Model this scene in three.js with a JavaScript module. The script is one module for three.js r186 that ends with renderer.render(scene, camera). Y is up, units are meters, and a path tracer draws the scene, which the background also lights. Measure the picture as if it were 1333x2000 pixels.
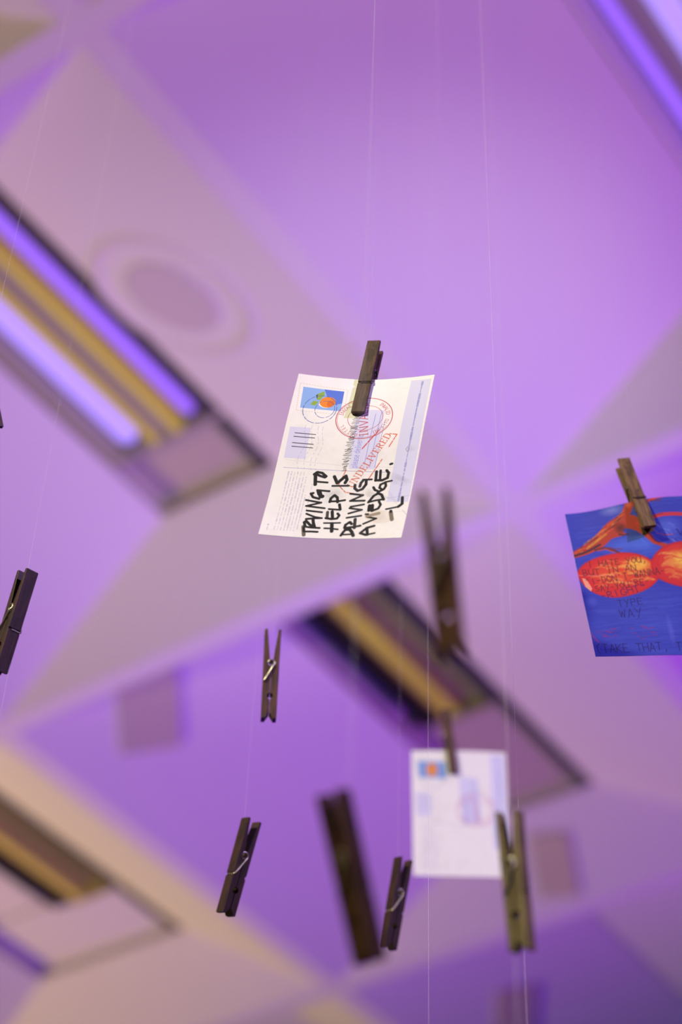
import * as THREE from 'three';
import { mergeGeometries } from 'three/addons/utils/BufferGeometryUtils.js';
import { RectAreaLightUniformsLib } from 'three/addons/lights/RectAreaLightUniformsLib.js';

// ------------------------------------------------------------------ camera
const W = 1333, H = 2000, FOCAL = 3853.7;                        // focal length in pixels of the 1333 x 2000 frame
const scene = new THREE.Scene();
const camera = new THREE.PerspectiveCamera(2 * Math.atan(H / 2 / FOCAL) * 180 / Math.PI, W / H, 0.05, 60);
camera.position.set(0, 1.5, 0);
camera.rotation.set(0.7688, 0, 0.041);                           // looking up at 44 degrees, rolled a little
camera.updateMatrixWorld(true);
camera.focus = 1.45;
camera.userData.fStop = camera.getFocalLength() / 20;            // 20 mm entrance pupil
// ------------------------------------------------------------------ light levels (the room is closed, so no sky)
scene.background = new THREE.Color(0x000000);
const VIOLET = { color: [0.03, 0.0, 1.0], power: 5.2 };            // unseen violet fill added under the middle of the coffers
const VIOLET_RIGHT = { color: [0.54, 0.036, 1.0], power: 64.8 };      // flood on a stand far to the right
const AMBER_LEFT = { color: [1.0, 0.69, 0.18], power: 62 };       // flood on a stand to the left
const WARM_BACK = { color: [1.0, 0.72, 0.155], power: 34.2 };        // unseen warm fill added behind the camera
const PALE_RIGHT = { color: [1.0, 0.87, 0.98], power: 10.5 };      // unseen narrow fill added at the right to brighten the rib crossing
const WASH = { color: [0.032, 0.0, 1.0], power: 19.4 };             // wide violet fill added at the floor in place of ambient light
const CARD_SPOT = { color: [1.0, 0.97, 0.66], power: 42 };       // spot on the cards
const CARD_VIOLET = { color: [0.58, 0.41, 1.0], power: 32 };     // violet spot on the cards
const TUBE_GLOW = 1.0;
RectAreaLightUniformsLib.init();
const renderer = new THREE.WebGLRenderer({ antialias: true });
renderer.toneMapping = THREE.LinearToneMapping;
renderer.toneMappingExposure = 1.0;
renderer.shadowMap.enabled = true;

// ------------------------------------------------------------------ helpers
const V3 = (x, y, z) => new THREE.Vector3(x, y, z);
let seed = 7;
const rnd = () => { seed = (seed * 1664525 + 1013904223) >>> 0; return seed / 4294967296; };
const counts = {};
function numbered(name) { const n = counts[name] = (counts[name] ?? -1) + 1; return n ? name + '_' + String(n).padStart(3, '0') : name; }
function shade(o) { o.traverse((m) => { if (m.isMesh) { m.castShadow = true; m.receiveShadow = true; } }); return o; }
function thing(name, label, category, group) {
  const o = new THREE.Group(); o.name = numbered(name); o.userData = { label, category };
  if (group) o.userData.group = group;
  scene.add(o); return o;
}
function part(name, geo, mat, parent) { const m = new THREE.Mesh(geo, mat); m.name = name; m.castShadow = m.receiveShadow = true; parent.add(m); return m; }
function structure(name, geo, mat) { const m = part(name, geo, mat, scene); m.name = numbered(name); m.userData.kind = 'structure'; return m; }
const col = (r, g, b) => new THREE.Color().setRGB(r, g, b);
const std = (c, roughness = 0.8, metalness = 0, more = {}) => new THREE.MeshStandardMaterial({ color: Array.isArray(c) ? col(...c) : c, roughness, metalness, ...more });
// the point that a photograph pixel shows at a given depth in front of the camera
const at = (px, py, depth) => V3((px - W / 2) / FOCAL * depth, -(py - H / 2) / FOCAL * depth, -depth).applyMatrix4(camera.matrixWorld);
// a closed slab: polygon pts (in order) pushed by the vector t
function slab(pts, t) {
  const pos = [], n = pts.length, q = pts.map((p) => p.clone().add(t));
  const tri = (a, b, c) => pos.push(a.x, a.y, a.z, b.x, b.y, b.z, c.x, c.y, c.z);
  for (let i = 1; i < n - 1; i++) { tri(pts[0], pts[i], pts[i + 1]); tri(q[0], q[i + 1], q[i]); }
  for (let i = 0; i < n; i++) { const k = (i + 1) % n; tri(pts[i], q[i], q[k]); tri(pts[i], q[k], pts[k]); }
  const g = new THREE.BufferGeometry();
  g.setAttribute('position', new THREE.Float32BufferAttribute(pos, 3));
  g.setAttribute('uv', new THREE.Float32BufferAttribute(new Float32Array(pos.length / 3 * 2), 2));
  g.computeVertexNormals();
  // make the winding face outward
  const c = pts.reduce((s, p) => s.add(p), V3(0, 0, 0)).multiplyScalar(1 / n), a = V3(pos[0], pos[1], pos[2]);
  const nn = V3().fromBufferAttribute(g.attributes.normal, 0);
  if (nn.dot(t) > 0) { const idx = []; for (let i = 0; i < pos.length / 3; i += 3) idx.push(i, i + 2, i + 1); g.setIndex(idx); const f = g.toNonIndexed(); f.computeVertexNormals(); return f; }
  return g;
}
function canvasTexture(w, h, draw, srgb = true) {
  const c = document.createElement('canvas'); c.width = w; c.height = h;
  draw(c.getContext('2d'), w, h);
  const t = new THREE.CanvasTexture(c);
  if (srgb) t.colorSpace = THREE.SRGBColorSpace;
  t.anisotropy = 8;
  return t;
}

// ------------------------------------------------------------------ the room shell: a square room set diagonally to the view
const CEIL = 4.9;                                                // height of the coffer ribs
const A0 = V3(0.4342, CEIL, -3.4799);                            // crossing of two ribs, right of the middle
const U = V3(0.5985, 0, -0.8011), V = V3(-0.8138, 0, -0.5811);   // the two rib directions
const LU = 1.650, LV = 1.688;                                    // coffer size
const P = (i, j, h = 0) => A0.clone().addScaledVector(U, i).addScaledVector(V, j).add(V3(0, h, 0));
const UP = (d) => V3(0, d, 0);
const I0 = -4, I1 = 4, J0 = -4, J1 = 4;                          // coffers that make up the ceiling
const M = {
  plaster: std([0.80, 0.785, 0.765], 0.92),
  wall: std([0.30, 0.28, 0.26], 0.9),
  floor: std([0.22, 0.19, 0.16], 0.7),
  plate: std([0.50, 0.46, 0.34], 0.7),
  darkPlate: std([0.32, 0.28, 0.27], 0.7),
  blackRail: std([0.012, 0.011, 0.012], 0.45),
  greyRail: std([0.36, 0.35, 0.28], 0.5),
  darkRail: std([0.055, 0.05, 0.06], 0.5),
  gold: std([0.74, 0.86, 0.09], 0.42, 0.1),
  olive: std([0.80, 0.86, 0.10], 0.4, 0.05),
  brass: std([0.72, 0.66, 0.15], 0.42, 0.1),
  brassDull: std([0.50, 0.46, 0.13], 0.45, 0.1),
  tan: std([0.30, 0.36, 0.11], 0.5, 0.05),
  glassTube: std([0.30, 0.30, 0.10], 0.45),
  tubeLilac: new THREE.MeshStandardMaterial({ color: col(0.2, 0.18, 0.5), roughness: 0.4, emissive: col(0.44, 0.29, 1.0), emissiveIntensity: TUBE_GLOW }),
  tubeViolet: new THREE.MeshStandardMaterial({ color: col(0.2, 0.12, 0.5), roughness: 0.4, emissive: col(0.30, 0.13, 0.85), emissiveIntensity: TUBE_GLOW }),
  black: std([0.02, 0.02, 0.02], 0.5),
};
{
  const e = [P(I0 * LU, J0 * LV), P(I1 * LU, J0 * LV), P(I1 * LU, J1 * LV), P(I0 * LU, J1 * LV)], low = e.map((p) => V3(p.x, 0, p.z));
  const mid = e.reduce((s, p) => s.add(p), V3(0, 0, 0)).multiplyScalar(0.25);
  structure('floor', slab(low, V3(0, -0.1, 0)), M.floor);
  ['right', 'far', 'left', 'near'].forEach((side, k) => {
    const a = low[k], b = low[(k + 1) % 4], out = a.clone().add(b).multiplyScalar(0.5).sub(V3(mid.x, 0, mid.z)).setY(0).normalize().multiplyScalar(0.12);
    structure('wall_' + side, slab([a, b, b.clone().setY(CEIL + 0.55), a.clone().setY(CEIL + 0.55)], out), M.wall);
  });
}
// the ceiling: square coffers, each four sloping panels that rise from the ribs to a narrow trough
const RIB = 0.03, RISE = 0.237, DEEP = 0.13, EI = 0.262;
const troughJ = (J) => (J === 1 ? [0.45, 1.09] : [0.555, 0.925]);
const ceiling = new THREE.Group(); ceiling.name = 'ceiling'; ceiling.userData.kind = 'structure'; scene.add(ceiling);
for (let I = I0; I < I1; I++) for (let J = J0; J < J1; J++) {
  const i0 = I * LU, i1 = i0 + LU, j0 = J * LV, j1 = j0 + LV, [a, b] = troughJ(J), r = RIB;
  const c = new THREE.Group(); c.name = 'coffer'; ceiling.add(c);
  const R = [P(i0 + r, j0 + r), P(i1 - r, j0 + r), P(i1 - r, j1 - r), P(i0 + r, j1 - r)];
  const T = [P(i0 + EI, j0 + a, RISE), P(i1 - EI, j0 + a, RISE), P(i1 - EI, j0 + b, RISE), P(i0 + EI, j0 + b, RISE)];
  for (let k = 0; k < 4; k++) {
    const n = (k + 1) % 4;
    part('coffer_panel', slab([R[k], R[n], T[n], T[k]], UP(0.03)), M.plaster, c);
    const out = T[k].clone().add(T[n]).multiplyScalar(0.5).sub(T[0].clone().add(T[2]).multiplyScalar(0.5)).setY(0).normalize().multiplyScalar(0.02);
    part('trough_wall', slab([T[k], T[n], T[n].clone().add(UP(DEEP)), T[k].clone().add(UP(DEEP))], out), M.plaster, c);
  }
  part('trough_lid', slab(T.map((p) => p.clone().add(UP(DEEP))), UP(0.02)), M.plaster, c);
}
for (let I = I0; I <= I1; I++) part('rib', slab([P(I * LU - RIB, J0 * LV), P(I * LU + RIB, J0 * LV), P(I * LU + RIB, J1 * LV), P(I * LU - RIB, J1 * LV)], UP(0.05)), M.plaster, ceiling);
for (let J = J0; J <= J1; J++) part('cross_rib', slab([P(I0 * LU, J * LV - RIB, 0.001), P(I1 * LU, J * LV - RIB, 0.001), P(I1 * LU, J * LV + RIB, 0.001), P(I0 * LU, J * LV + RIB, 0.001)], UP(0.05)), M.plaster, ceiling);

// ------------------------------------------------------------------ strip lights that sit in the troughs
// a bar along the trough: from s0 to s1 along it, t0 to t1 across it (in metres), between two heights above the trough mouth
const bar = (I, J, s0, s1, t0, t1, h0, h1) => {
  const a = troughJ(J)[0] + J * LV, s = I * LU;
  return slab([P(s + s0, a + t0, RISE + h0), P(s + s1, a + t0, RISE + h0), P(s + s1, a + t1, RISE + h0), P(s + s0, a + t1, RISE + h0)], UP(h1 - h0));
};
const tube = (I, J, s0, s1, t, h, r) => {
  const a = troughJ(J)[0] + J * LV, p = P(I * LU + s0, a + t, RISE + h), q = P(I * LU + s1, a + t, RISE + h), len = p.distanceTo(q);
  const g = new THREE.CapsuleGeometry(r, len - 2 * r, 6, 20);
  g.applyQuaternion(new THREE.Quaternion().setFromUnitVectors(V3(0, 1, 0), q.clone().sub(p).normalize()));
  const m = p.add(q).multiplyScalar(0.5); g.translate(m.x, m.y, m.z); return g;
};
// the trough beyond a light is closed by a flat plate set back from its mouth
function blankPlate(I, J, s0, s1, t0, t1, mat, h = 0.045) { const m = part('blank_plate', bar(I, J, s0, s1, t0, t1, h, h + 0.012), mat, ceiling); return m; }
for (let I = -3; I < 3; I++) for (let J = -3; J < 3; J++) {
  const w = troughJ(J)[1] - troughJ(J)[0], end = { '-1,0': 1.19, '0,0': 0.905, '0,1': 1.085 }[I + ',' + J];
  if (I === -1 && J === -1) continue;
  if (end) blankPlate(I, J, end, LU - EI - 0.002, 0.002, w - 0.002, J ? M.plaster : M.plate); else blankPlate(I, J, EI + 0.002, LU - EI - 0.002, 0.002, w - 0.002, I > 0 ? M.plaster : M.darkPlate, I > 0 ? 0.004 : 0.03);
  if (end) part('shade_strip', bar(I, J, end, LU - EI - 0.003, 0.003, 0.042, 0.004, 0.044), M.darkRail, ceiling);  // dark strip stands in for the shaded gap along the trough edge
  if (end && w > 0.4) blankPlate(I, J, EI + 0.002, end - 0.002, 0.372, w - 0.002, M.plaster, 0.06);
}
function tubeLight(I, J, s0, s1, t, h, r, c) {                     // the tube's own light, just under its glowing face
  const L = new THREE.RectAreaLight(col(...c), 1.2, s1 - s0 - 0.03, r * 2), p = P(I * LU + (s0 + s1) / 2, J * LV + troughJ(J)[0] + t, RISE + h - r - 0.002);
  L.position.copy(p); L.up.copy(V); L.lookAt(p.clone().add(V3(0, -1, 0))); scene.add(L);
}
function stripLight(I, J, s0, s1, lit, label) {
  const t = thing('strip_light', label, 'light'), w = 0.365;
  if (lit === 'wide') {                                          // seen from its other side: a thin violet tube outside the grey plate
    part('side_rail', bar(I, J, s0, s1, w - 0.006, w, 0.0, 0.09), M.plaster, t);
    part('back_pan', bar(I, J, s0, s1, 0.02, w - 0.008, 0.09, 0.11), M.plaster, t);
    part('tube', tube(I, J, s0 + 0.01, s1 - 0.02, w - 0.046, 0.05, 0.014), M.tubeViolet, t);
    part('centre_plate', bar(I, J, s0, s1, w - 0.112, w - 0.078, 0.02, 0.088), M.greyRail, t);
    part('tube', tube(I, J, s0 + 0.01, s1 - 0.02, w - 0.152, 0.03, 0.03), M.tubeLilac, t);
    part('divider', bar(I, J, s0, s1, w - 0.222, w - 0.198, 0.0, 0.085), M.olive, t);
    part('side_rail', bar(I, J, s0, s1, 0.004, 0.05, 0.0, 0.09), M.darkRail, t);
    part('end_plate', bar(I, J, s1, s1 + 0.02, 0.004, w - 0.004, 0.0, 0.11), M.greyRail, t);
    tubeLight(I, J, s0, s1, w - 0.046, 0.05, 0.014, [0.30, 0.13, 0.85]); tubeLight(I, J, s0, s1, w - 0.152, 0.03, 0.03, [0.50, 0.32, 1]);
    return t;
  }
  if (lit) {
    part('side_rail', bar(I, J, s0, s1, 0.004, 0.036, 0.0, 0.09), M.darkRail, t);
    part('back_pan', bar(I, J, s0, s1, 0.04, w - 0.004, 0.09, 0.11), M.greyRail, t);
    part('tube', tube(I, J, s0 + 0.01, s1 - 0.02, 0.083, 0.028, 0.017), M.tubeViolet, t);
    part('divider', bar(I, J, s0, s1, 0.125, 0.150, 0.0, 0.085), M.olive, t);
    part('centre_plate', bar(I, J, s0, s1, 0.152, 0.196, 0.012, 0.085), M.greyRail, t);
    part('divider', bar(I, J, s0, s1, 0.198, 0.224, 0.0, 0.085), M.olive, t);
    part('tube', tube(I, J, s0 + 0.01, s1 - 0.02, 0.273, 0.03, 0.027), M.tubeLilac, t);
    part('side_rail', bar(I, J, s0, s1, w - 0.045, w - 0.004, 0.0, 0.09), M.greyRail, t);
    part('end_plate', bar(I, J, s1, s1 + 0.02, 0.004, w - 0.004, 0.0, 0.11), M.greyRail, t);
    tubeLight(I, J, s0, s1, 0.083, 0.028, 0.017, [0.30, 0.13, 0.85]); tubeLight(I, J, s0, s1, 0.273, 0.03, 0.027, [0.50, 0.32, 1]);
  } else {
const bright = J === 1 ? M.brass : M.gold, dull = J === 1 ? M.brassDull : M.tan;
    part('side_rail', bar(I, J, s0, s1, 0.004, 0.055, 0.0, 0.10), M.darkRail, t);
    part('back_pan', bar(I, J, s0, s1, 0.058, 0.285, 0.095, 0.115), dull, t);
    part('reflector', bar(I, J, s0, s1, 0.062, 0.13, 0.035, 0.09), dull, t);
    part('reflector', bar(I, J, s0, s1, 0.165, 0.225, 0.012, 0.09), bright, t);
    part('tube', tube(I, J, s0 + 0.01, s1 - 0.02, 0.147, 0.03, 0.014), M.glassTube, t);
    part('side_rail', bar(I, J, s0, s1, 0.232, 0.292, 0.0, 0.115), M.blackRail, t);
    part('end_plate', bar(I, J, s1, s1 + 0.012, 0.058, 0.23, 0.0, 0.115), dull, t);
  }
  return t;
}

// ------------------------------------------------------------------ clothespins
const mm = 0.001;
function legGeometry() {
  const s = new THREE.Shape(), p = (x, y) => s.lineTo(x * mm, y * mm);
  s.moveTo(3.4 * mm, 0); p(6.1, 0); p(6.3, 30); p(5.4, 30.5); p(5.4, 32); p(6.3, 32.6); p(6.7, 77.5); p(6.3, 78); p(4.4, 78);
  p(1.35, 51.2);
  for (let a = 70; a >= -88; a -= 15) p(3.1 * Math.cos(a * Math.PI / 180), 48 + 3.1 * Math.sin(a * Math.PI / 180));
  p(0.25, 44); p(0.25, 21.6);
  for (let a = 85; a >= -85; a -= 14) p(2.5 * Math.cos(a * Math.PI / 180), 19 + 2.5 * Math.sin(a * Math.PI / 180));
  p(0.25, 16.4); p(0.25, 5.0);
  const g = new THREE.ExtrudeGeometry(s, { depth: 9.4 * mm, bevelEnabled: true, bevelThickness: 0.35 * mm, bevelSize: 0.3 * mm, bevelOffset: -0.3 * mm, bevelSegments: 2, curveSegments: 4 });
  g.translate(0, 0, -4.7 * mm);
  const q = g.attributes.position, uv = g.attributes.uv;
  for (let k = 0; k < q.count; k++) uv.setXY(k, q.getX(k) + q.getZ(k) + 0.01, q.getY(k));
  return g;
}
function springGeometry() {
  const pts = [], q = (x, y, z) => pts.push(V3(x * mm, y * mm, z * mm));
  q(-5.9, 31.2, -2.5); q(-5.9, 31.2, 1); q(-5.9, 31.2, 4.9); q(-5.2, 32.0, 5.8); q(-1.5, 39, 5.9); q(2.2, 46.4, 5.8);
  for (let k = 0; k <= 60; k++) { const a = -0.35 + k / 60 * Math.PI * 2 * 6.1; q(2.7 * Math.cos(a), 48 + 2.7 * Math.sin(a), 5.2 - k / 60 * 10.4); }
  q(-2.4, 46.6, -5.8); q(1.5, 39, -5.9); q(5.2, 32, -5.8); q(5.9, 31.2, -4.9); q(5.9, 31.2, -1); q(5.9, 31.2, 2.5);
  return new THREE.TubeGeometry(new THREE.CatmullRomCurve3(pts, false, 'centripetal'), 320, 0.62 * mm, 7);
}
const grain = canvasTexture(256, 1024, (c, w, h) => {
  c.fillStyle = '#d2c6b8'; c.fillRect(0, 0, w, h);
  for (let k = 0; k < 420; k++) {
    const x = rnd() * w, y = rnd() * h, l = 60 + rnd() * 420, d = rnd();
    c.strokeStyle = d < 0.5 ? `rgba(60,40,28,${0.1 + rnd() * 0.3})` : `rgba(255,236,210,${0.05 + rnd() * 0.22})`;
    c.lineWidth = 1 + rnd() * 4; c.beginPath(); c.moveTo(x, y); c.bezierCurveTo(x + rnd() * 8 - 4, y + l / 3, x + rnd() * 8 - 4, y + l * 2 / 3, x + rnd() * 10 - 5, y + l); c.stroke();
  }
  for (let k = 0; k < 60; k++) { c.fillStyle = `rgba(40,25,18,${rnd() * 0.25})`; c.beginPath(); c.ellipse(rnd() * w, rnd() * h, 6 + rnd() * 26, 20 + rnd() * 80, 0, 0, 7); c.fill(); }
});
grain.wrapS = grain.wrapT = THREE.RepeatWrapping; grain.repeat.set(1 / 0.02, 1 / 0.08);
const stain = (r, g, b, rough = 0.55) => new THREE.MeshStandardMaterial({ color: col(r, g, b), map: grain, roughness: rough, bumpMap: grain, bumpScale: 0.00012 });
const WOOD = { chestnut: stain(0.34, 0.155, 0.055), dark: stain(0.135, 0.066, 0.034), brown: stain(0.19, 0.088, 0.034), olive: stain(0.31, 0.205, 0.08), red: stain(0.095, 0.034, 0.026), grey: stain(0.44, 0.36, 0.19) };
const wire = std([0.62, 0.55, 0.45], 0.32, 0.9), wireDark = std([0.10, 0.085, 0.08], 0.4, 0.8);
const wireDull = std([0.30, 0.235, 0.16], 0.55, 0.5);
const legA = legGeometry(), legB = legA.clone().rotateY(Math.PI), springG = springGeometry();
const protoPin = new THREE.Group(); protoPin.name = 'clothespin';
part('leg', legA, WOOD.dark, protoPin); part('leg', legB, WOOD.dark, protoPin); part('spring', springG, wire, protoPin);
const PIN = 78 * mm;
function addPin(label, group, wood, wireMat = wire) {
  const p = protoPin.clone(); p.name = numbered('clothespin'); p.userData = { label, category: 'clothespin', group };
  p.children.forEach((m) => { m.material = m.name === 'spring' ? wireMat : wood; });
  scene.add(p); return p;
}
// hang a pin so that its jaw end and its handle end stand where the photograph has them; depth from its size and blur
function hang(p, top, bottom, depth, spin) {
  const inv = camera.matrixWorld.clone().invert(), t = at(...top, depth).applyMatrix4(inv), b = at(...bottom, depth).applyMatrix4(inv);
  const flat = t.clone().sub(b), c = Math.min(1, flat.length() / PIN), axis = flat.normalize().multiplyScalar(c).add(V3(0, 0, -Math.sqrt(1 - c * c)));
  const mid = t.add(b).multiplyScalar(0.5), z = mid.clone().negate().normalize(); z.addScaledVector(axis, -z.dot(axis)).normalize();
  const x = axis.clone().cross(z), m = new THREE.Matrix4().makeBasis(x, axis, z);
  m.premultiply(new THREE.Matrix4().extractRotation(camera.matrixWorld));
  p.quaternion.setFromRotationMatrix(m).multiply(new THREE.Quaternion().setFromAxisAngle(V3(0, 1, 0), spin * Math.PI / 180));
  p.position.copy(mid.applyMatrix4(camera.matrixWorld)).sub(V3(0, PIN / 2, 0).applyQuaternion(p.quaternion));
  return p;
}
// clip a pin on a card: jaw tip and handle tip in the card's own plane (metres from its middle)
function clip(p, card, jaw, handle, lean = 0, lift = 0) {
  const d = V3(handle[0] - jaw[0], handle[1] - jaw[1], 0).normalize(), n = V3(0, 0, 1).applyAxisAngle(V3(1, 0, 0).cross(V3(0, 0, 1)).length() ? V3(d.y, -d.x, 0) : d, -lean * Math.PI / 180);
  const axis = d.clone().applyAxisAngle(V3(d.y, -d.x, 0), -lean * Math.PI / 180), z = n.clone().cross(axis);
  const m = new THREE.Matrix4().makeBasis(n, axis, z); m.setPosition(jaw[0], jaw[1], lift);
  m.premultiply(new THREE.Matrix4().compose(card.position, card.quaternion, V3(1, 1, 1)));
  m.decompose(p.position, p.quaternion, V3());
  return p;
}
const coil = (p) => V3(0, 48 * mm, 0).applyQuaternion(p.quaternion).add(p.position);
// nylon line, hanging plumb
const nylon = new THREE.MeshPhysicalMaterial({ color: col(0.95, 0.9, 0.95), transmission: 0.7, thickness: 0, roughness: 0.35 });
function line(pt, label, top = CEIL + 0.02, low = 0.0, r = 0.00008) {
  const g = new THREE.CylinderGeometry(r, r, top - low, 6, 1); g.translate(0, (top + low) / 2, 0);
  const m = part(numbered('fishing_line'), g, nylon, scene); m.position.set(pt.x, 0, pt.z);
  m.userData = { label, category: 'line', group: 'clear nylon lines hung from the ceiling' };
  return m;
}

// ------------------------------------------------------------------ what is printed and written on the cards (units: 0.1 mm from the top left corner)
// a single-stroke hand alphabet on a 4 x 6 grid
const HAND = { A: ['0,6 2,0 4,6', '.8,4 3.2,4'], B: ['0,6 0,0 3,.6 3,2.4 0,3 3.4,3.6 3.4,5.4 0,6'], D: ['.3,6 .3,0 3,1 4,3 3,5 .3,6'], E: ['4,.2 .3,0 .2,6 4,6', '.3,3 3,3'], G: ['4,1 2,0 0,2 0,5 2,6 4,5 4,3.4 2.4,3.4'], H: ['0,0 0,6', '4,0 4,6', '0,3 4,3'], I: ['2,0 2,6'], K: ['0,0 0,6', '4,0 0,3.2 4,6'], N: ['0,6 0,0 4,6 4,0'], O: ['2,0 0,2 0,4 2,6 4,4 4,2 2,0'], P: ['0,6 0,0 3.4,.4 3.4,2.6 0,3'], R: ['0,6 0,0 3.4,.4 3.4,2.4 0,3', '1,3 4,6'], S: ['3.6,.6 2,0 .4,1 .8,2.6 3.4,3.6 3.4,5.2 2,6 0,5.4'], T: ['0,0 4,0', '2,0 2,6'], U: ['0,0 0,4.6 1.4,6 2.8,5.6 4,4 4,0', '4,4 4.1,6'], V: ['0,0 2,6 4,0'], W: ['0,0 1,6 2,1.4 3,6 4.2,0'], Y: ['0,0 2,3', '4,0 1.2,6.6'], ',': ['2,5 1.4,7'], "'": ['2,0 1.8,1.4'], '"': ['1,0 1,1.8', '2.6,0 2.6,1.8'], '-': ['.6,3.2 3.4,3.1'], '(': ['3,-.6 1.2,1.6 1.2,4.6 2.8,6.8'] };
function handWrite(c, text, x0, y0, x1, y1, h, wdt, colour) {
  const n = text.length, dx = (x1 - x0) / n, slope = Math.atan2(y1 - y0, x1 - x0);
  c.save(); c.translate(x0, y0); c.rotate(slope); c.strokeStyle = colour; c.lineWidth = wdt; c.lineCap = c.lineJoin = 'round';
  [...text].forEach((ch, k) => {
    const ox = k * dx + (rnd() - 0.5) * dx * 0.1, oy = (rnd() - 0.5) * h * 0.1, s = (0.92 + rnd() * 0.16) * h / 6, sx = dx * 0.74 / 4;
    for (const st of HAND[ch] ?? []) {
      c.beginPath();
      st.split(' ').forEach((p, m) => { const [x, y] = p.split(',').map(Number); c[m ? 'lineTo' : 'moveTo'](ox + x * sx + (rnd() - 0.5) * 2, -h + oy + y * s + (rnd() - 0.5) * 2); });
      c.stroke();
    }
  });
  c.restore();
}
const poly = (c, pts, fill) => { c.beginPath(); for (let k = 0; k < pts.length; k += 2) c[k ? 'lineTo' : 'moveTo'](pts[k], pts[k + 1]); c.closePath(); c.fillStyle = fill; c.fill(); };
const stroke = (c, pts, w, colour) => { c.beginPath(); for (let k = 0; k < pts.length; k += 2) c[k ? 'lineTo' : 'moveTo'](pts[k], pts[k + 1]); c.lineWidth = w; c.strokeStyle = colour; c.stroke(); };
const ring = (c, x, y, rx, ry, w, colour, a0 = 0, a1 = 7) => { c.beginPath(); c.ellipse(x, y, rx, ry, 0, a0, a1); c.lineWidth = w; c.strokeStyle = colour; c.stroke(); };
function sideText(c, text, x, y, size, colour, font = 'sans-serif', length = 0) { c.save(); c.translate(x, y); c.rotate(-Math.PI / 2); c.font = `${size}px ${font}`; c.fillStyle = colour; if (length) c.scale(length / c.measureText(text).width, 1); c.fillText(text, 0, 0); c.restore(); }
// a row of letters too small to read: short dashes of uneven ink, running up the card
function tinyRow(c, x, y0, y1, w, colour) { c.strokeStyle = colour; for (let y = y0; y > y1; ) { const l = 10 + rnd() * 40; c.lineWidth = w * (0.4 + rnd() * 0.8); c.beginPath(); c.moveTo(x, y); c.lineTo(x, Math.max(y1, y - l)); c.stroke(); y -= l + 9 + rnd() * 9; } }
function ringText(c, text, x, y, rx, ry, a0, a1, size, colour) {
  [...text].forEach((ch, k) => {
    const a = a0 + (a1 - a0) * k / (text.length - 1);
    c.save(); c.translate(x + rx * Math.cos(a), y + ry * Math.sin(a)); c.rotate(Math.atan2(rx * Math.sin(a), ry * Math.cos(a)) + Math.PI / 2); c.font = `${size}px sans-serif`; c.fillStyle = colour; c.textAlign = 'center'; c.fillText(ch, 0, 0); c.restore();
  });
}
const marker = [[26,[309,1382,328,1457],'#6b6152'],[16,[313,1391,322,1426,375,1423,422,1424]],[16,[430,1389,367,1388,321,1382]],[20,[322,1379,308,1343,319,1331,354,1364,387,1381]],[22,[366,1310,376,1347,391,1381]],[17,[316,1314,369,1306]],[15,[309,1268,374,1293,429,1301,369,1306]],[15,[305,1239,420,1249]],[15,[281,1147,398,1165,292,1199,433,1213]],[18,[323,1084,306,1089,327,1119,376,1132]],[30,[367,1072,383,1110,395,1110]],[16,[363,1092,348,1057,439,1063]],[25,[309,922,323,1008]],[15,[328,983,411,988]],[19,[308,927,298,920,318,900,356,906,392,935,384,944,345,932,314,917]],[13,[454,1344,572,1339]],[14,[466,1390,512,1390,566,1397]],[25,[513,1346,525,1415]],[21,[461,1246,467,1299],'#453d3c'],[22,[494,1240,508,1300]],[18,[458,1300,503,1307,541,1301,553,1273,538,1257]],[15,[465,1219,551,1223]],[20,[550,1221,536,1177]],[20,[460,1156,462,1124,484,1097,509,1116,518,1156]],[16,[459,1152,522,1148,569,1138]],[15,[453,1016,574,1012]],[23,[453,935,484,991,538,927,552,960,543,987]],[19,[600,1451,605,1434,623,1399]],[24,[623,1399,653,1395,674,1419,691,1452]],[14,[601,1444,682,1439]],[20,[613,1382,616,1355,643,1331,659,1348]],[18,[616,1383,682,1374,726,1363]],[22,[677,1305,686,1382]],[15,[612,1293,715,1274]],[15,[618,1255,711,1222,617,1208]],[15,[623,1195,717,1174]],[16,[715,1141,609,1144,696,1093,600,1081]],[20,[620,1005,623,1034,648,1055,681,1040,701,1000,697,964]],[20,[658,1017,661,986,674,965]],[15,[672,958,736,955]],[14,[845,1431,783,1447]],[19,[783,1447,738,1430,779,1383,829,1366]],[21,[779,1383,794,1445]],[15,[745,1347,832,1300,761,1286]],[24,[759,1277,799,1266,842,1254],'#a08f7d'],[14,[746,1261,764,1260]],[24,[761,1185,764,1227]],[24,[781,1182,787,1229]],[18,[792,1229,830,1210,841,1177,825,1150]],[16,[747,1155,792,1140,855,1129]],[19,[747,1155,776,1098,806,1077]],[20,[801,1074,833,1089,855,1131]],[18,[761,1024,775,1047,809,1061,841,1040,851,1011,842,983]],[17,[841,981,809,1000,806,1028,829,1043]],[14,[841,978,887,966]],[20,[760,886,767,965]],[18,[789,878,798,961]],[20,[765,963,815,962,851,941,852,897,834,876]],[18,[853,822,864,817]],[27,[929,1246,949,1312],'#7d6f61'],[21,[927,1234,929,1241]],[14,[889,1218,976,1197]],[21,[974,1197,999,1171,991,1114]]];
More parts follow.
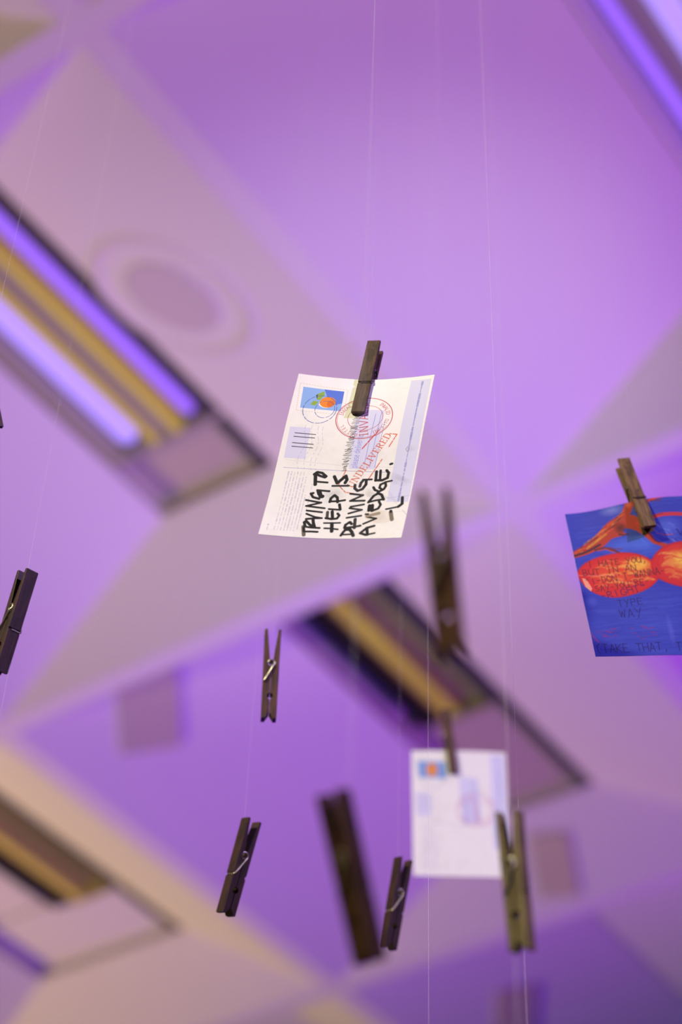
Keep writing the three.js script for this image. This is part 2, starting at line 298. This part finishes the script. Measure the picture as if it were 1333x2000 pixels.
function postcardBack(c, far) {
  c.lineCap = 'round'; c.lineJoin = 'round';
  c.fillStyle = '#f6f1ec'; c.fillRect(0, 0, 1050, 1480);
  for (let k = 0; k < 300; k++) { c.fillStyle = `rgba(120,100,90,${rnd() * 0.02})`; c.beginPath(); c.ellipse(rnd() * 1050, rnd() * 1480, 20 + rnd() * 60, 10 + rnd() * 40, rnd() * 3, 0, 7); c.fill(); }
  // tinted panels
  poly(c, [874, 35, 1031, 38, 1040, 1154, 881, 1153], '#dcd9f1');
  poly(c, [517, 318, 724, 326, 745, 868, 548, 866], '#dcd9f1');
  poly(c, [36, 505, 196, 510, 205, 789, 43, 786], '#dcd7ef');
  // stamp: perforated edge, blue ground, orange with two leaves
  c.setLineDash([10, 12]); stroke(c, [31, 88, 400, 120, 415, 372, 52, 352, 31, 88], 5, '#d9cfae'); c.setLineDash([]);
  poly(c, [60, 121, 375, 138, 388, 340, 76, 325], '#8fb4ea');
  poly(c, [222, 129, 375, 138, 384, 262, 300, 290], '#5a78d6');
  if (far) { poly(c, [60, 121, 375, 138, 388, 340, 76, 325], '#86a6dc'); c.fillStyle = '#ee9440'; c.beginPath(); c.ellipse(222, 232, 62, 80, 0, 0, 7); c.fill(); } else {
    c.fillStyle = '#fdf6ee'; c.beginPath(); c.ellipse(250, 285, 46, 26, 0.4, 0, 7); c.fill();
    c.fillStyle = '#f08a2c'; c.beginPath(); c.ellipse(273, 257, 60, 54, 0, 0, 7); c.fill();
    c.fillStyle = '#e06f1e'; c.beginPath(); c.ellipse(298, 270, 28, 34, 0, 0, 7); c.fill();
    poly(c, [189, 238, 183, 180, 226, 148, 236, 187, 210, 240], '#8fae45'); poly(c, [183, 180, 170, 196, 189, 238], '#46505c');
    poly(c, [146, 289, 162, 250, 206, 256, 184, 297], '#93ad4a');
  }
  // postmark and its waves
  const ink = far ? 'rgba(90,100,180,.5)' : 'rgba(84,94,160,.75)';
  c.setLineDash([60, 9, 30, 14]); ring(c, 227, 330, 127, 134, 6, ink); ring(c, 265, 328, 74, 82, 5, ink); c.setLineDash([]);
  c.setLineDash([40, 16, 18, 22]);
  for (const x of [165, 215, 265, 300]) { c.beginPath(); for (let y = 480; y < 880; y += 8) c.lineTo(x + 14 * Math.sin(y / 46), y + (x - 165) * 0.1); c.lineWidth = 2.6; c.strokeStyle = 'rgba(84,94,160,.4)'; c.stroke(); } c.setLineDash([]);
  // four black bars on the square panel
  for (const [x, y] of [[84, 560], [82, 592], [83, 649], [84, 681]]) stroke(c, [x, y, x + 159, y + 9], far ? 4 : 7, far ? '#9a94b8' : '#4a4552');
  stroke(c, [58, 869, 425, 881, 866, 893], 4, '#a9a3cf'); stroke(c, [60, 800, 500, 838, 900, 850], 2, '#d3cbd6');
  // paragraph in tiny type, its headline, the notes on the band
  for (let k = 0; k < 8; k++) tinyRow(c, 104 + k * 23.5, 1428 - (k > 6 ? 20 : 0), 905 + (k > 5 ? 40 : 0) + (k === 7 ? 160 : 0), 9, 'rgba(140,130,180,.34)');
  tinyRow(c, 52, 1432, 1382, 9, 'rgba(140,130,180,.5)'); tinyRow(c, 300, 1240, 1010, 6, 'rgba(150,140,210,.5)');
  tinyRow(c, 966, 1144, 60, 15, 'rgba(112,112,182,.5)');
  sideText(c, 'please deliver to', 606, 858, 62, '#8f8fd8', 'italic serif', 300);
  for (const [x, y0, y1] of [[662, 360, 828], [704, 340, 850], [744, 430, 850]]) stroke(c, [x, y0, x - 4, y1], 4, '#8f92d8');
  // red round stamp
  const oy = far ? 700 : 399, ox = far ? 700 : 580, red = far ? 'rgba(206,120,160,.75)' : 'rgba(186,66,74,.8)';
  ring(c, ox, oy, 213, 198, 7, red); ring(c, ox, oy, 203, 189, 3, red, 0.4, 4.2); ring(c, ox + 8, oy, 132, 120, 4, red);
  ringText(c, 'INVALID', ox, oy, 165, 150, -0.95, -0.25, 44, red); ringText(c, 'INVALID', ox, oy, 165, 150, 3.3, 4.2, 44, red);
  ringText(c, 'INVALID', ox, oy, 165, 150, 1.0, 0.15, 38, red); ringText(c, 'LETTER', ox, oy, 165, 150, 2.6, 1.75, 40, red);
  c.save(); c.translate(ox + 62, oy + 168); c.rotate(-0.19); sideText(c, 'INVALID', 0, 0, 96, red, 'sans-serif', 350); c.restore();
  if (far) return;
  // printed script that runs up the middle
  for (let y = 880; y > 380; y -= 7 + rnd() * 6) { c.lineWidth = 2.4 + rnd() * 3; c.strokeStyle = '#37303a'; const x = 520 + (880 - y) * 0.016, l = 10 + rnd() * 26; c.beginPath(); c.moveTo(x - l, y + rnd() * 6); c.quadraticCurveTo(x, y - 6 + rnd() * 12, x + l * 0.7, y - rnd() * 8); c.stroke(); }
  // slanted box stamp
  const O = 'rgba(214,82,50,.9)';
  c.save(); c.translate(606, 1036); c.rotate(Math.atan2(558 - 1033, 820 - 604)); c.font = '78px serif'; c.fillStyle = O; const fit = 522 / c.measureText('UNDELIVERED').width; c.scale(fit, 1); c.fillText('UNDELIVERED', 0, 0); c.restore();
  c.setLineDash([54, 12, 20, 10]); stroke(c, [618, 686, 715, 516], 10, 'rgba(200,60,60,.85)'); stroke(c, [676, 1036, 784, 776], 8, O); stroke(c, [816, 667, 857, 556, 802, 551], 8, O); stroke(c, [497, 1008, 529, 881], 7, O); stroke(c, [497, 1008, 560, 1070, 640, 1080], 7, O); c.setLineDash([]);
  // grey scuffs and a fold
  for (const [x, y, rx, ry, a] of [[990, 690, 38, 34, 0.06], [500, 1085, 70, 60, 0.10], [430, 1100, 60, 60, 0.07], [860, 1110, 150, 16, 0.12], [930, 950, 90, 44, 0.10], [740, 1080, 60, 40, 0.10], [650, 1220, 60, 20, 0.10], [860, 1290, 70, 70, 0.05]]) { c.fillStyle = `rgba(110,98,104,${a * 0.5})`; for (let k = 0; k < 5; k++) { c.beginPath(); c.ellipse(x + (rnd() - 0.5) * rx, y + (rnd() - 0.5) * ry, rx * (0.4 + rnd() * 0.5), ry * (0.4 + rnd() * 0.5), rnd(), 0, 7); c.fill(); } }
  c.fillStyle = 'rgba(196,160,110,.14)'; c.beginPath(); c.ellipse(840, 1280, 110, 60, 0.2, 0, 7); c.fill();
  stroke(c, [800, 1130, 1048, 1096], 3, 'rgba(110,100,110,.35)'); stroke(c, [480, 1235, 1040, 1240], 2, 'rgba(120,105,110,.25)'); stroke(c, [1010, 1225, 1048, 1270], 3, 'rgba(90,80,90,.4)');
  stroke(c, [958, 665, 945, 690, 965, 716], 6, 'rgba(110,104,110,.4)');
  // marker handwriting
  c.lineCap = 'round';
  for (const [w, pts, ink2] of marker) stroke(c, pts, w * 1.08, ink2 ?? '#150f13');
}
function soft(c, x, y, rx, ry, rgb, a, rot = 0) { for (let k = 6; k >= 1; k--) { c.fillStyle = `rgba(${rgb},${a / 4})`; c.beginPath(); c.ellipse(x, y, rx * k / 6, ry * k / 6, rot, 0, 7); c.fill(); } }
function bluePainting(c) {
  c.lineCap = 'round'; c.lineJoin = 'round';
  c.fillStyle = '#3540a8'; c.fillRect(0, 0, 1050, 1480);
  for (let k = 0; k < 700; k++) { const y = rnd() * 1480; c.strokeStyle = rnd() < 0.5 ? `rgba(30,32,140,${rnd() * 0.16})` : `rgba(92,120,214,${rnd() * 0.13})`; c.lineWidth = 6 + rnd() * 18; const x = rnd() * 1050; c.beginPath(); c.moveTo(x, y); c.quadraticCurveTo(x + 60, y - 20 + rnd() * 30, x + 120 + rnd() * 120, y - 30 + rnd() * 40); c.stroke(); }
  // lighter blue under the branches, pale rubbed patch at the top
  soft(c, 430, 400, 230, 90, '84,124,224', 0.55); soft(c, 600, 430, 130, 120, '84,124,224', 0.45); soft(c, 800, 280, 130, 110, '96,120,216', 0.5); soft(c, 380, 40, 110, 60, '168,176,214', 0.5); soft(c, 200, 120, 220, 150, '64,66,168', 0.3);
  soft(c, 560, 1120, 300, 260, '66,84,190', 0.25); soft(c, 650, 1250, 30, 160, '130,140,220', 0.25); soft(c, 60, 930, 60, 60, '120,130,220', 0.35);
  for (let k = 0; k < 26; k++) { c.strokeStyle = `rgba(214,220,244,${0.15 + rnd() * 0.3})`; c.lineWidth = 2 + rnd() * 4; const x = 560 + rnd() * 340, y = 240 + rnd() * 160; c.beginPath(); c.moveTo(x, y); c.lineTo(x + 20 + rnd() * 30, y + 10 + rnd() * 40); c.stroke(); }
  // branches
  const bark = '#b03a28';
  c.beginPath(); c.moveTo(-10, 415); c.bezierCurveTo(120, 360, 200, 280, 295, 178); c.bezierCurveTo(360, 120, 430, 120, 469, 54); c.lineTo(500, -20); c.lineTo(575, -20); c.bezierCurveTo(560, 40, 540, 80, 510, 118); c.bezierCurveTo(560, 130, 590, 170, 620, 250); c.lineTo(680, 400); c.lineTo(775, 440); c.lineTo(740, 470); c.lineTo(650, 420); c.bezierCurveTo(600, 350, 540, 250, 450, 240); c.bezierCurveTo(420, 250, 440, 290, 470, 300); c.bezierCurveTo(400, 315, 350, 305, 320, 330); c.bezierCurveTo(260, 390, 180, 440, -10, 480); c.closePath(); c.fillStyle = bark; c.fill();
  for (let k = 0; k < 90; k++) { const t = rnd(), x = t * 430, y = 440 - t * 310 + (rnd() - 0.5) * 60; c.strokeStyle = ['rgba(66,30,30,.45)', 'rgba(226,110,50,.5)', 'rgba(226,170,60,.4)', 'rgba(200,50,44,.5)'][k % 4]; c.lineWidth = 5 + rnd() * 9; c.beginPath(); c.moveTo(x, y); c.lineTo(x + 50, y - 34 + rnd() * 10); c.stroke(); }
  soft(c, 420, 230, 52, 56, '62,28,28', 0.7); stroke(c, [400, 290, 440, 302, 466, 300], 16, '#5a2a28'); stroke(c, [0, 456, 110, 420, 230, 360], 22, '#4e2a30'); stroke(c, [120, 388, 220, 320, 300, 262], 10, '#c98a34');
  stroke(c, [183, 408, 262, 397, 339, 441, 388, 481], 18, '#6a2c30'); stroke(c, [291, 395, 350, 428, 400, 432], 9, '#7a2c34'); stroke(c, [200, 420, 270, 412, 330, 452], 10, '#c04434');
  stroke(c, [560, 210, 679, 178, 769, 160, 869, 160, 1060, 176], 34, '#c8353a'); stroke(c, [600, 190, 700, 164, 780, 150], 8, '#8a2a34'); stroke(c, [676, 20, 748, -2, 836, -14], 26, '#c24238'); stroke(c, [690, 22, 780, 26], 10, '#6a2c34');
  stroke(c, [700, 330, 760, 352, 830, 350], 7, '#b8505a'); soft(c, 520, 20, 26, 44, '232,150,130', 0.4);
  // the two fruits
  const fruit1 = () => { c.beginPath(); c.moveTo(2, 640); c.bezierCurveTo(60, 520, 200, 470, 379, 476); c.bezierCurveTo(520, 490, 640, 570, 650, 690); c.bezierCurveTo(650, 800, 480, 890, 270, 898); c.bezierCurveTo(130, 890, 20, 800, 2, 640); c.closePath(); };
  const fruit2 = () => { c.beginPath(); c.moveTo(618, 585); c.bezierCurveTo(680, 480, 780, 430, 920, 425); c.lineTo(1060, 440); c.lineTo(1060, 860); c.bezierCurveTo(860, 860, 720, 820, 636, 740); c.bezierCurveTo(600, 690, 600, 640, 618, 585); c.closePath(); };
  for (const [f, x, y, rx, ry, yx, yy] of [[fruit1, 350, 660, 260, 150, 500, 610], [fruit2, 860, 620, 190, 170, 850, 590]]) {
    f(); c.fillStyle = '#cf2a28'; c.fill(); c.save(); f(); c.clip();
    soft(c, x, y, rx, ry, '226,96,40', 0.85); soft(c, yx, yy, rx * 0.55, ry * 0.62, '240,184,56', 0.9); soft(c, yx, yy - 10, rx * 0.3, ry * 0.35, '244,206,70', 0.9);
    for (let k = 0; k < 70; k++) { c.strokeStyle = ['rgba(214,50,36,.4)', 'rgba(238,150,60,.4)', 'rgba(240,196,90,.35)'][k % 3]; c.lineWidth = 8 + rnd() * 14; const px = x + (rnd() - 0.5) * rx * 1.9, py = y + (rnd() - 0.5) * ry * 1.7; c.beginPath(); c.moveTo(px, py); c.quadraticCurveTo(px + 30, py - 20, px + 60 + rnd() * 40, py + 8); c.stroke(); }
    c.restore(); f(); c.lineWidth = 22; c.strokeStyle = 'rgba(206,34,38,.75)'; c.stroke();
  }
  poly(c, [27, 690, 60, 700, 92, 800, 78, 830, 40, 780], '#ee9a78'); stroke(c, [4, 661, 120, 672, 310, 680], 7, 'rgba(240,170,140,.55)');
  // pencil handwriting
  const pencil = 'rgba(84,34,40,.88)', onBlue = 'rgba(28,24,92,.85)';
  handWrite(c, 'I HATE YOU,', 100, 578, 585, 590, 60, 6.5, pencil);
  handWrite(c, 'BUT IN AN', 44, 664, 490, 660, 62, 6.5, pencil);
  handWrite(c, '"I-DON\'T-WANNA-', 54, 762, 720, 712, 66, 6.5, pencil);
  handWrite(c, "SAY-YOU'RE-", 120, 838, 570, 796, 60, 6.5, pencil);
  handWrite(c, '-RIGHT"', 150, 912, 545, 850, 60, 6.5, onBlue);
  handWrite(c, 'TYPE', 275, 1000, 485, 990, 66, 6.5, onBlue);
  handWrite(c, 'WAY', 268, 1112, 460, 1106, 84, 6.5, onBlue);
  handWrite(c, '(TAKE THAT, THE', 18, 1440, 830, 1440, 78, 7, onBlue);
  stroke(c, [869, 300, 893, 361, 930, 296], 12, 'rgba(24,24,120,.8)');
  for (let k = 0; k < 34; k++) { c.strokeStyle = `rgba(168,36,112,${0.2 + rnd() * 0.35})`; c.lineWidth = 5 + rnd() * 8; const x = 10 + rnd() * 500, y = 1190 + rnd() * 130; c.beginPath(); c.moveTo(x, y); c.lineTo(x + 14 + rnd() * 26, y - 8 + rnd() * 20); c.stroke(); }
  stroke(c, [0, 1250, 30, 1310, 48, 1340], 12, 'rgba(176,40,120,.6)');
}

// ------------------------------------------------------------------ cards
const CW = 0.105, CH = 0.148, paper = std([0.82, 0.80, 0.78], 0.7);
function card(name, label, draw, pos, quat, bend, scale = 1, size = 1) {
  const g = new THREE.BoxGeometry(CW, CH, 0.0004, 28, 36, 1), p = g.attributes.position;
  for (let k = 0; k < p.count; k++) p.setZ(k, p.getZ(k) + bend(p.getX(k) / CW + 0.5, 0.5 - p.getY(k) / CH));
  g.scale(size, size, 1); g.computeVertexNormals();
  const tex = canvasTexture(1050 * scale, 1480 * scale, (c) => { c.scale(scale, scale); draw(c); });
  const face = new THREE.MeshStandardMaterial({ map: tex, roughness: 0.85 });
  const m = new THREE.Mesh(g, [paper, paper, paper, paper, face, paper]);
  m.name = numbered(name); m.castShadow = m.receiveShadow = true; m.position.set(...pos); m.quaternion.set(...quat).normalize();
  m.userData = { label, category: 'postcard' }; scene.add(m); return m;
}
const cardPt = (x, y) => [(x - 52.5) * mm, (74 - y) * mm];

// ------------------------------------------------------------------ the lights in the troughs, the shadow patches on the ceiling
stripLight(-1, 0, 0.265, 1.16, true, 'violet strip light glowing in the trough at left, above the wooden pegs');
stripLight(-1, -1, 0.265, 1.36, 'wide', 'bright lilac strip light cut off by the top right corner');
stripLight(0, 0, 0.265, 0.88, false, 'unlit brass and black strip light in the trough below the white postcard');
stripLight(0, 1, 0.265, 1.06, false, 'unlit golden strip light at the lower left edge');
// panel frame of a coffer's sloping side: a point on it and the turn that lays an object's back on it
function onPanel(Q, a, b, c) { // ray through pixel Q met with the plane of three points
  const n = b.clone().sub(a).cross(c.clone().sub(a)).normalize(); if (n.y > 0) n.negate();
  const o = camera.position, d = at(Q[0], Q[1], 1).sub(o), t = a.clone().sub(o).dot(n) / d.dot(n);
  return { p: o.clone().addScaledVector(d, t), q: new THREE.Quaternion().setFromRotationMatrix(new THREE.Matrix4().makeBasis(V3(0, 1, 0).cross(n).normalize(), n.clone().cross(V3(0, 1, 0).cross(n)).normalize(), n)) };
}
{
  const f = onPanel([338, 580], P(-LU, RIB), P(0, RIB), P(-LU, 0.555, RISE));  // a ring and a disc make the faint round mark
  const s = thing('round_mark', 'faint round mark on the pinkish ceiling beside the violet strip light', 'disc');
  part('outer_ring', new THREE.TorusGeometry(0.2, 0.016, 10, 64).scale(1, 1, 0.4), std([0.75, 0.72, 0.71], 0.9), s);
  part('inner_disc', new THREE.CylinderGeometry(0.12, 0.127, 0.012, 48).rotateX(Math.PI / 2), std([0.64, 0.58, 0.61], 0.85), s);
  s.position.copy(f.p); s.quaternion.copy(f.q);
}
const shadowMat = std([0.60, 0.60, 0.40], 0.85), shadowMatDull = std([0.62, 0.58, 0.40], 0.85);  // tinted flat boxes stand in for shadows cast on the ceiling
function shadowPatch(pixel, plane, w, h, turn, mat, label) {
  const f = onPanel(pixel, ...plane), m = part(numbered('shadow_patch'), new THREE.BoxGeometry(w, h, 0.008).rotateZ(turn).translate(0, 0, 0.0045), mat, scene);
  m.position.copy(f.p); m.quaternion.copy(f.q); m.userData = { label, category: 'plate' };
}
shadowPatch([290, 1388], [P(0, LV - RIB), P(LU, LV - RIB), P(0.3, 0.925, RISE)], 0.175, 0.29, 0.93, shadowMat, 'blurred brownish rectangular shadow patch on the purple ceiling, left of the small open pegs');
shadowPatch([1085, 1690], [P(LU - RIB, RIB), P(LU - RIB, LV - RIB), P(LU - EI, 0.555, RISE)], 0.13, 0.20, -0.22, shadowMatDull, 'faint tan shadow patch on the ceiling just right of the greyish clothespin');
shadowPatch([1006, 1985], [P(LU, LV - RIB), P(2 * LU, LV - RIB), P(LU + 0.3, 0.925, RISE)], 0.14, 0.30, 0.95, shadowMatDull, 'dull olive shadow patch on the dim ceiling cut by the bottom edge');

// ------------------------------------------------------------------ the three postcards and their pins
const mainCard = card('postcard', 'white postcard with black marker handwriting and an orange fruit stamp, in sharp focus', (c) => postcardBack(c, false), [0.0037, 2.523, -0.9969], [0.0584, -0.11, -0.0858, 0.9885],
  (u, v) => { const t = Math.max(0, 1 - v * 1.6); return 0.0065 * t * t * (Math.abs(u - 0.5) * 2) ** 1.6 - 0.003 * t * t - 0.0035 * v * v * Math.cos((u - 0.45) * 3) + 0.0015 * Math.sin(v * 6); }, 1.3);
const blueCard = card('postcard', 'blue painted postcard with a red branch and orange fruits, cut by the right edge', bluePainting, [0.2383, 2.5393, -1.1366], [0.0198, 0.0049, 0.0601, 0.998],
  (u, v) => { const t = 1 - v; return 0.016 * t * t * Math.sin(Math.min(1, u * 1.25) * Math.PI / 2) ** 2 - 0.0015 * Math.sin(u * 5 + 1) * v - 0.011 * u ** 1.5 * v * v; }, 1.2, 0.965);
const farCard = card('postcard', 'out of focus white postcard with a blue and orange stamp, lower right of centre', (c) => postcardBack(c, true), [0.1442, 2.7703, -1.7798], [0.0957, 0.0066, 0.0148, 0.9953], (u, v) => 0.003 * (1 - v) * Math.sin(u * 3), 0.5);
const CARDS = 'wooden clothespins holding a postcard', LOOSE = 'wooden clothespins hanging open ends up on nylon lines';
const pinMain = clip(addPin('dark wooden clothespin clipped to the top of the handwritten white postcard', CARDS, WOOD.dark, wireDark), mainCard, cardPt(52.9, 37.2), cardPt(49.6, -39.6), 6, -0.0022);
const pinBlue = clip(addPin('olive brown wooden clothespin clipped to the blue painted postcard', CARDS, WOOD.olive, wireDark), blueCard, cardPt(63, 34), cardPt(57, -38), 3.5, 0.0118);
const pinFar = clip(addPin('narrow blurred brown clothespin on the out of focus white postcard', CARDS, WOOD.brown), farCard, cardPt(46, 27.5), cardPt(39.5, -41), 0, 0.001);

// ------------------------------------------------------------------ loose pins on lines
const pins = [
  [hang(addPin('small brown clothespin seen side on against purple, below the left corner of the white postcard', LOOSE, WOOD.brown), [532, 1236], [526, 1402], 1.60, 2)],
  [hang(addPin('small dark clothespin leaning right, just above the tan ceiling edge', LOOSE, WOOD.red), [490, 1608], [443, 1778], 1.56, 32)],
  [hang(addPin('small dark clothespin half hidden behind the large blurred pin', LOOSE, WOOD.red), [790, 1684], [757, 1845], 1.67, 32)],
  [hang(addPin('greyish tan blurred clothespin overlapping the corner of the out of focus postcard', LOOSE, WOOD.grey), [1000, 1594], [1016, 1846], 1.086, -22)],
  [hang(addPin('large blurred brown clothespin right of the handwritten postcard, over the brass light', LOOSE, WOOD.chestnut, wireDull), [852, 958], [880, 1284], 0.875, -8)],
  [hang(addPin('large blurred dark clothespin tilted left at the bottom centre', LOOSE, WOOD.brown, wireDull), [650, 1553], [724, 1872], 0.89, -38)],
  [hang(addPin('sharp dark reddish clothespin cut by the left edge at mid height', LOOSE, WOOD.red), [48, 1118], [2, 1310], 1.40, -62)],
  [hang(addPin('black corner of a clothespin just entering at the left edge, beside the strip light', LOOSE, WOOD.dark, wireDark), [-56, 666], [-3, 843], 1.42, -60)],
].map((a) => a[0]);

// ------------------------------------------------------------------ nylon lines
const spots = ['above the handwritten white postcard', 'above the blue painted postcard', 'above the out of focus white postcard'];
[pinMain, pinBlue, pinFar].forEach((p, k) => { const c = coil(p); line(c, 'clear nylon line ' + spots[k], CEIL + 0.02, c.y - 0.002, 0.00005); });
const runs = ['through the small side-on brown clothespin', 'through the small dark clothespin above the tan ceiling edge', 'through the small pin behind the large blurred one', 'through the greyish tan clothespin', 'through the large blurred pin over the brass light', 'through the large dark pin at the bottom centre', 'through the sharp pin at the left edge', 'at the far left in front of the violet strip light'];
pins.forEach((p, k) => { const c = coil(p); if (k === 6 || k === 3) c.z -= 0.013; line(c, 'clear nylon line running ' + runs[k], CEIL + 0.02, [3, 6, 7].includes(k) ? 0 : c.y - 0.002, [3, 5].includes(k) ? 0.00014 : 0.00008); });
line(at(1008, 1450, 1.45), 'bright thin nylon line passing behind the greyish tan clothespin', CEIL + 0.02, 0, 0.00012);
line(at(837, 1500, 1.52), 'faint nylon line crossing the out of focus white postcard', CEIL + 0.02, 1.6, 0.0001);

// ------------------------------------------------------------------ unseen lamps outside the frame, some of them added as fill
function lamp(label, pos, aim, spec, angle, penumbra, onCeiling) {
  const t = thing('unseen_lamp', label, 'lamp');
  const p = V3(...pos), dir = V3(...aim).sub(p).normalize(), q = new THREE.Quaternion().setFromUnitVectors(V3(0, 0, 1), dir);
  t.position.copy(p);
  const body = part('housing', new THREE.LatheGeometry([[0, -0.22], [0.07, -0.22], [0.085, -0.18], [0.09, 0], [0.096, 0.01], [0.088, 0.01], [0.08, -0.02]].map(([x, y]) => new THREE.Vector2(x, y)), 32).rotateX(Math.PI / 2), M.black, t);
  body.quaternion.copy(q);
  const lens = part('lens', new THREE.CylinderGeometry(0.08, 0.08, 0.006, 32).rotateX(Math.PI / 2).translate(0, 0, -0.01), new THREE.MeshStandardMaterial({ color: col(...spec.color), emissive: col(...spec.color), emissiveIntensity: 2 }), t);
  lens.quaternion.copy(q);
  const len = onCeiling ? CEIL + 0.06 - p.y : p.y;
  if (len > 0.3) part('pole', new THREE.CylinderGeometry(0.012, 0.012, len - 0.08, 12).translate(0, onCeiling ? len / 2 + 0.04 : -len / 2 - 0.04, 0), M.black, t);
  if (!onCeiling) part('base', new THREE.CylinderGeometry(0.16, 0.2, 0.03, 24).translate(0, -p.y + 0.015, 0), M.black, t);
  const L = new THREE.SpotLight(col(...spec.color), spec.power, 0, angle * Math.PI / 180, penumbra, 2);
  L.position.copy(p).addScaledVector(dir, 0.03); L.target.position.set(...aim); L.castShadow = true; L.shadow.radius = 3; L.shadow.mapSize.set(1024, 1024);
  scene.add(L, L.target);
  return t;
}
lamp('unseen violet fill light added below the coffers', [1.41, 2.05, -3.4], [-0.89, 4.9, -4.0], VIOLET, 37, 0.9);
lamp('violet stage light on a stand far to the right', [5.2, 1.0, -3.5], [0.35, 4.9, -3.4], VIOLET_RIGHT, 30, 0.9);
lamp('amber stage light on a stand far to the left', [-4.7, 1.84, -6.9], [-1.29, 4.9, -4.51], AMBER_LEFT, 42, 1);
lamp('unseen warm fill light added behind the viewer', [-0.5, 0.86, 2.83], [-0.61, 4.9, -2.0], WARM_BACK, 17, 0.6);
lamp('unseen narrow pale fill light added at the right', [1.88, 1.91, -1.7], [0.07, 4.9, -3.22], PALE_RIGHT, 15.5, 0.8);
lamp('unseen wide violet fill light added on the floor', [0.3, 0.35, -3.6], [0.3, 4.9, -3.7], WASH, 70, 0.6);
lamp('warm white spot hung from the ceiling behind the viewer', [-2.2, 4.1, 1.0], [0.08, 2.54, -1.1], CARD_SPOT, 19, 0.7, true);
lamp('violet spot hung from the ceiling to the right behind the viewer', [2.3, 3.6, 1.1], [0.12, 2.62, -1.4], CARD_VIOLET, 20, 0.6, true);

scene.traverse((o) => { if (o.isMesh) { o.castShadow = true; o.receiveShadow = true; } });
renderer.render(scene, camera);
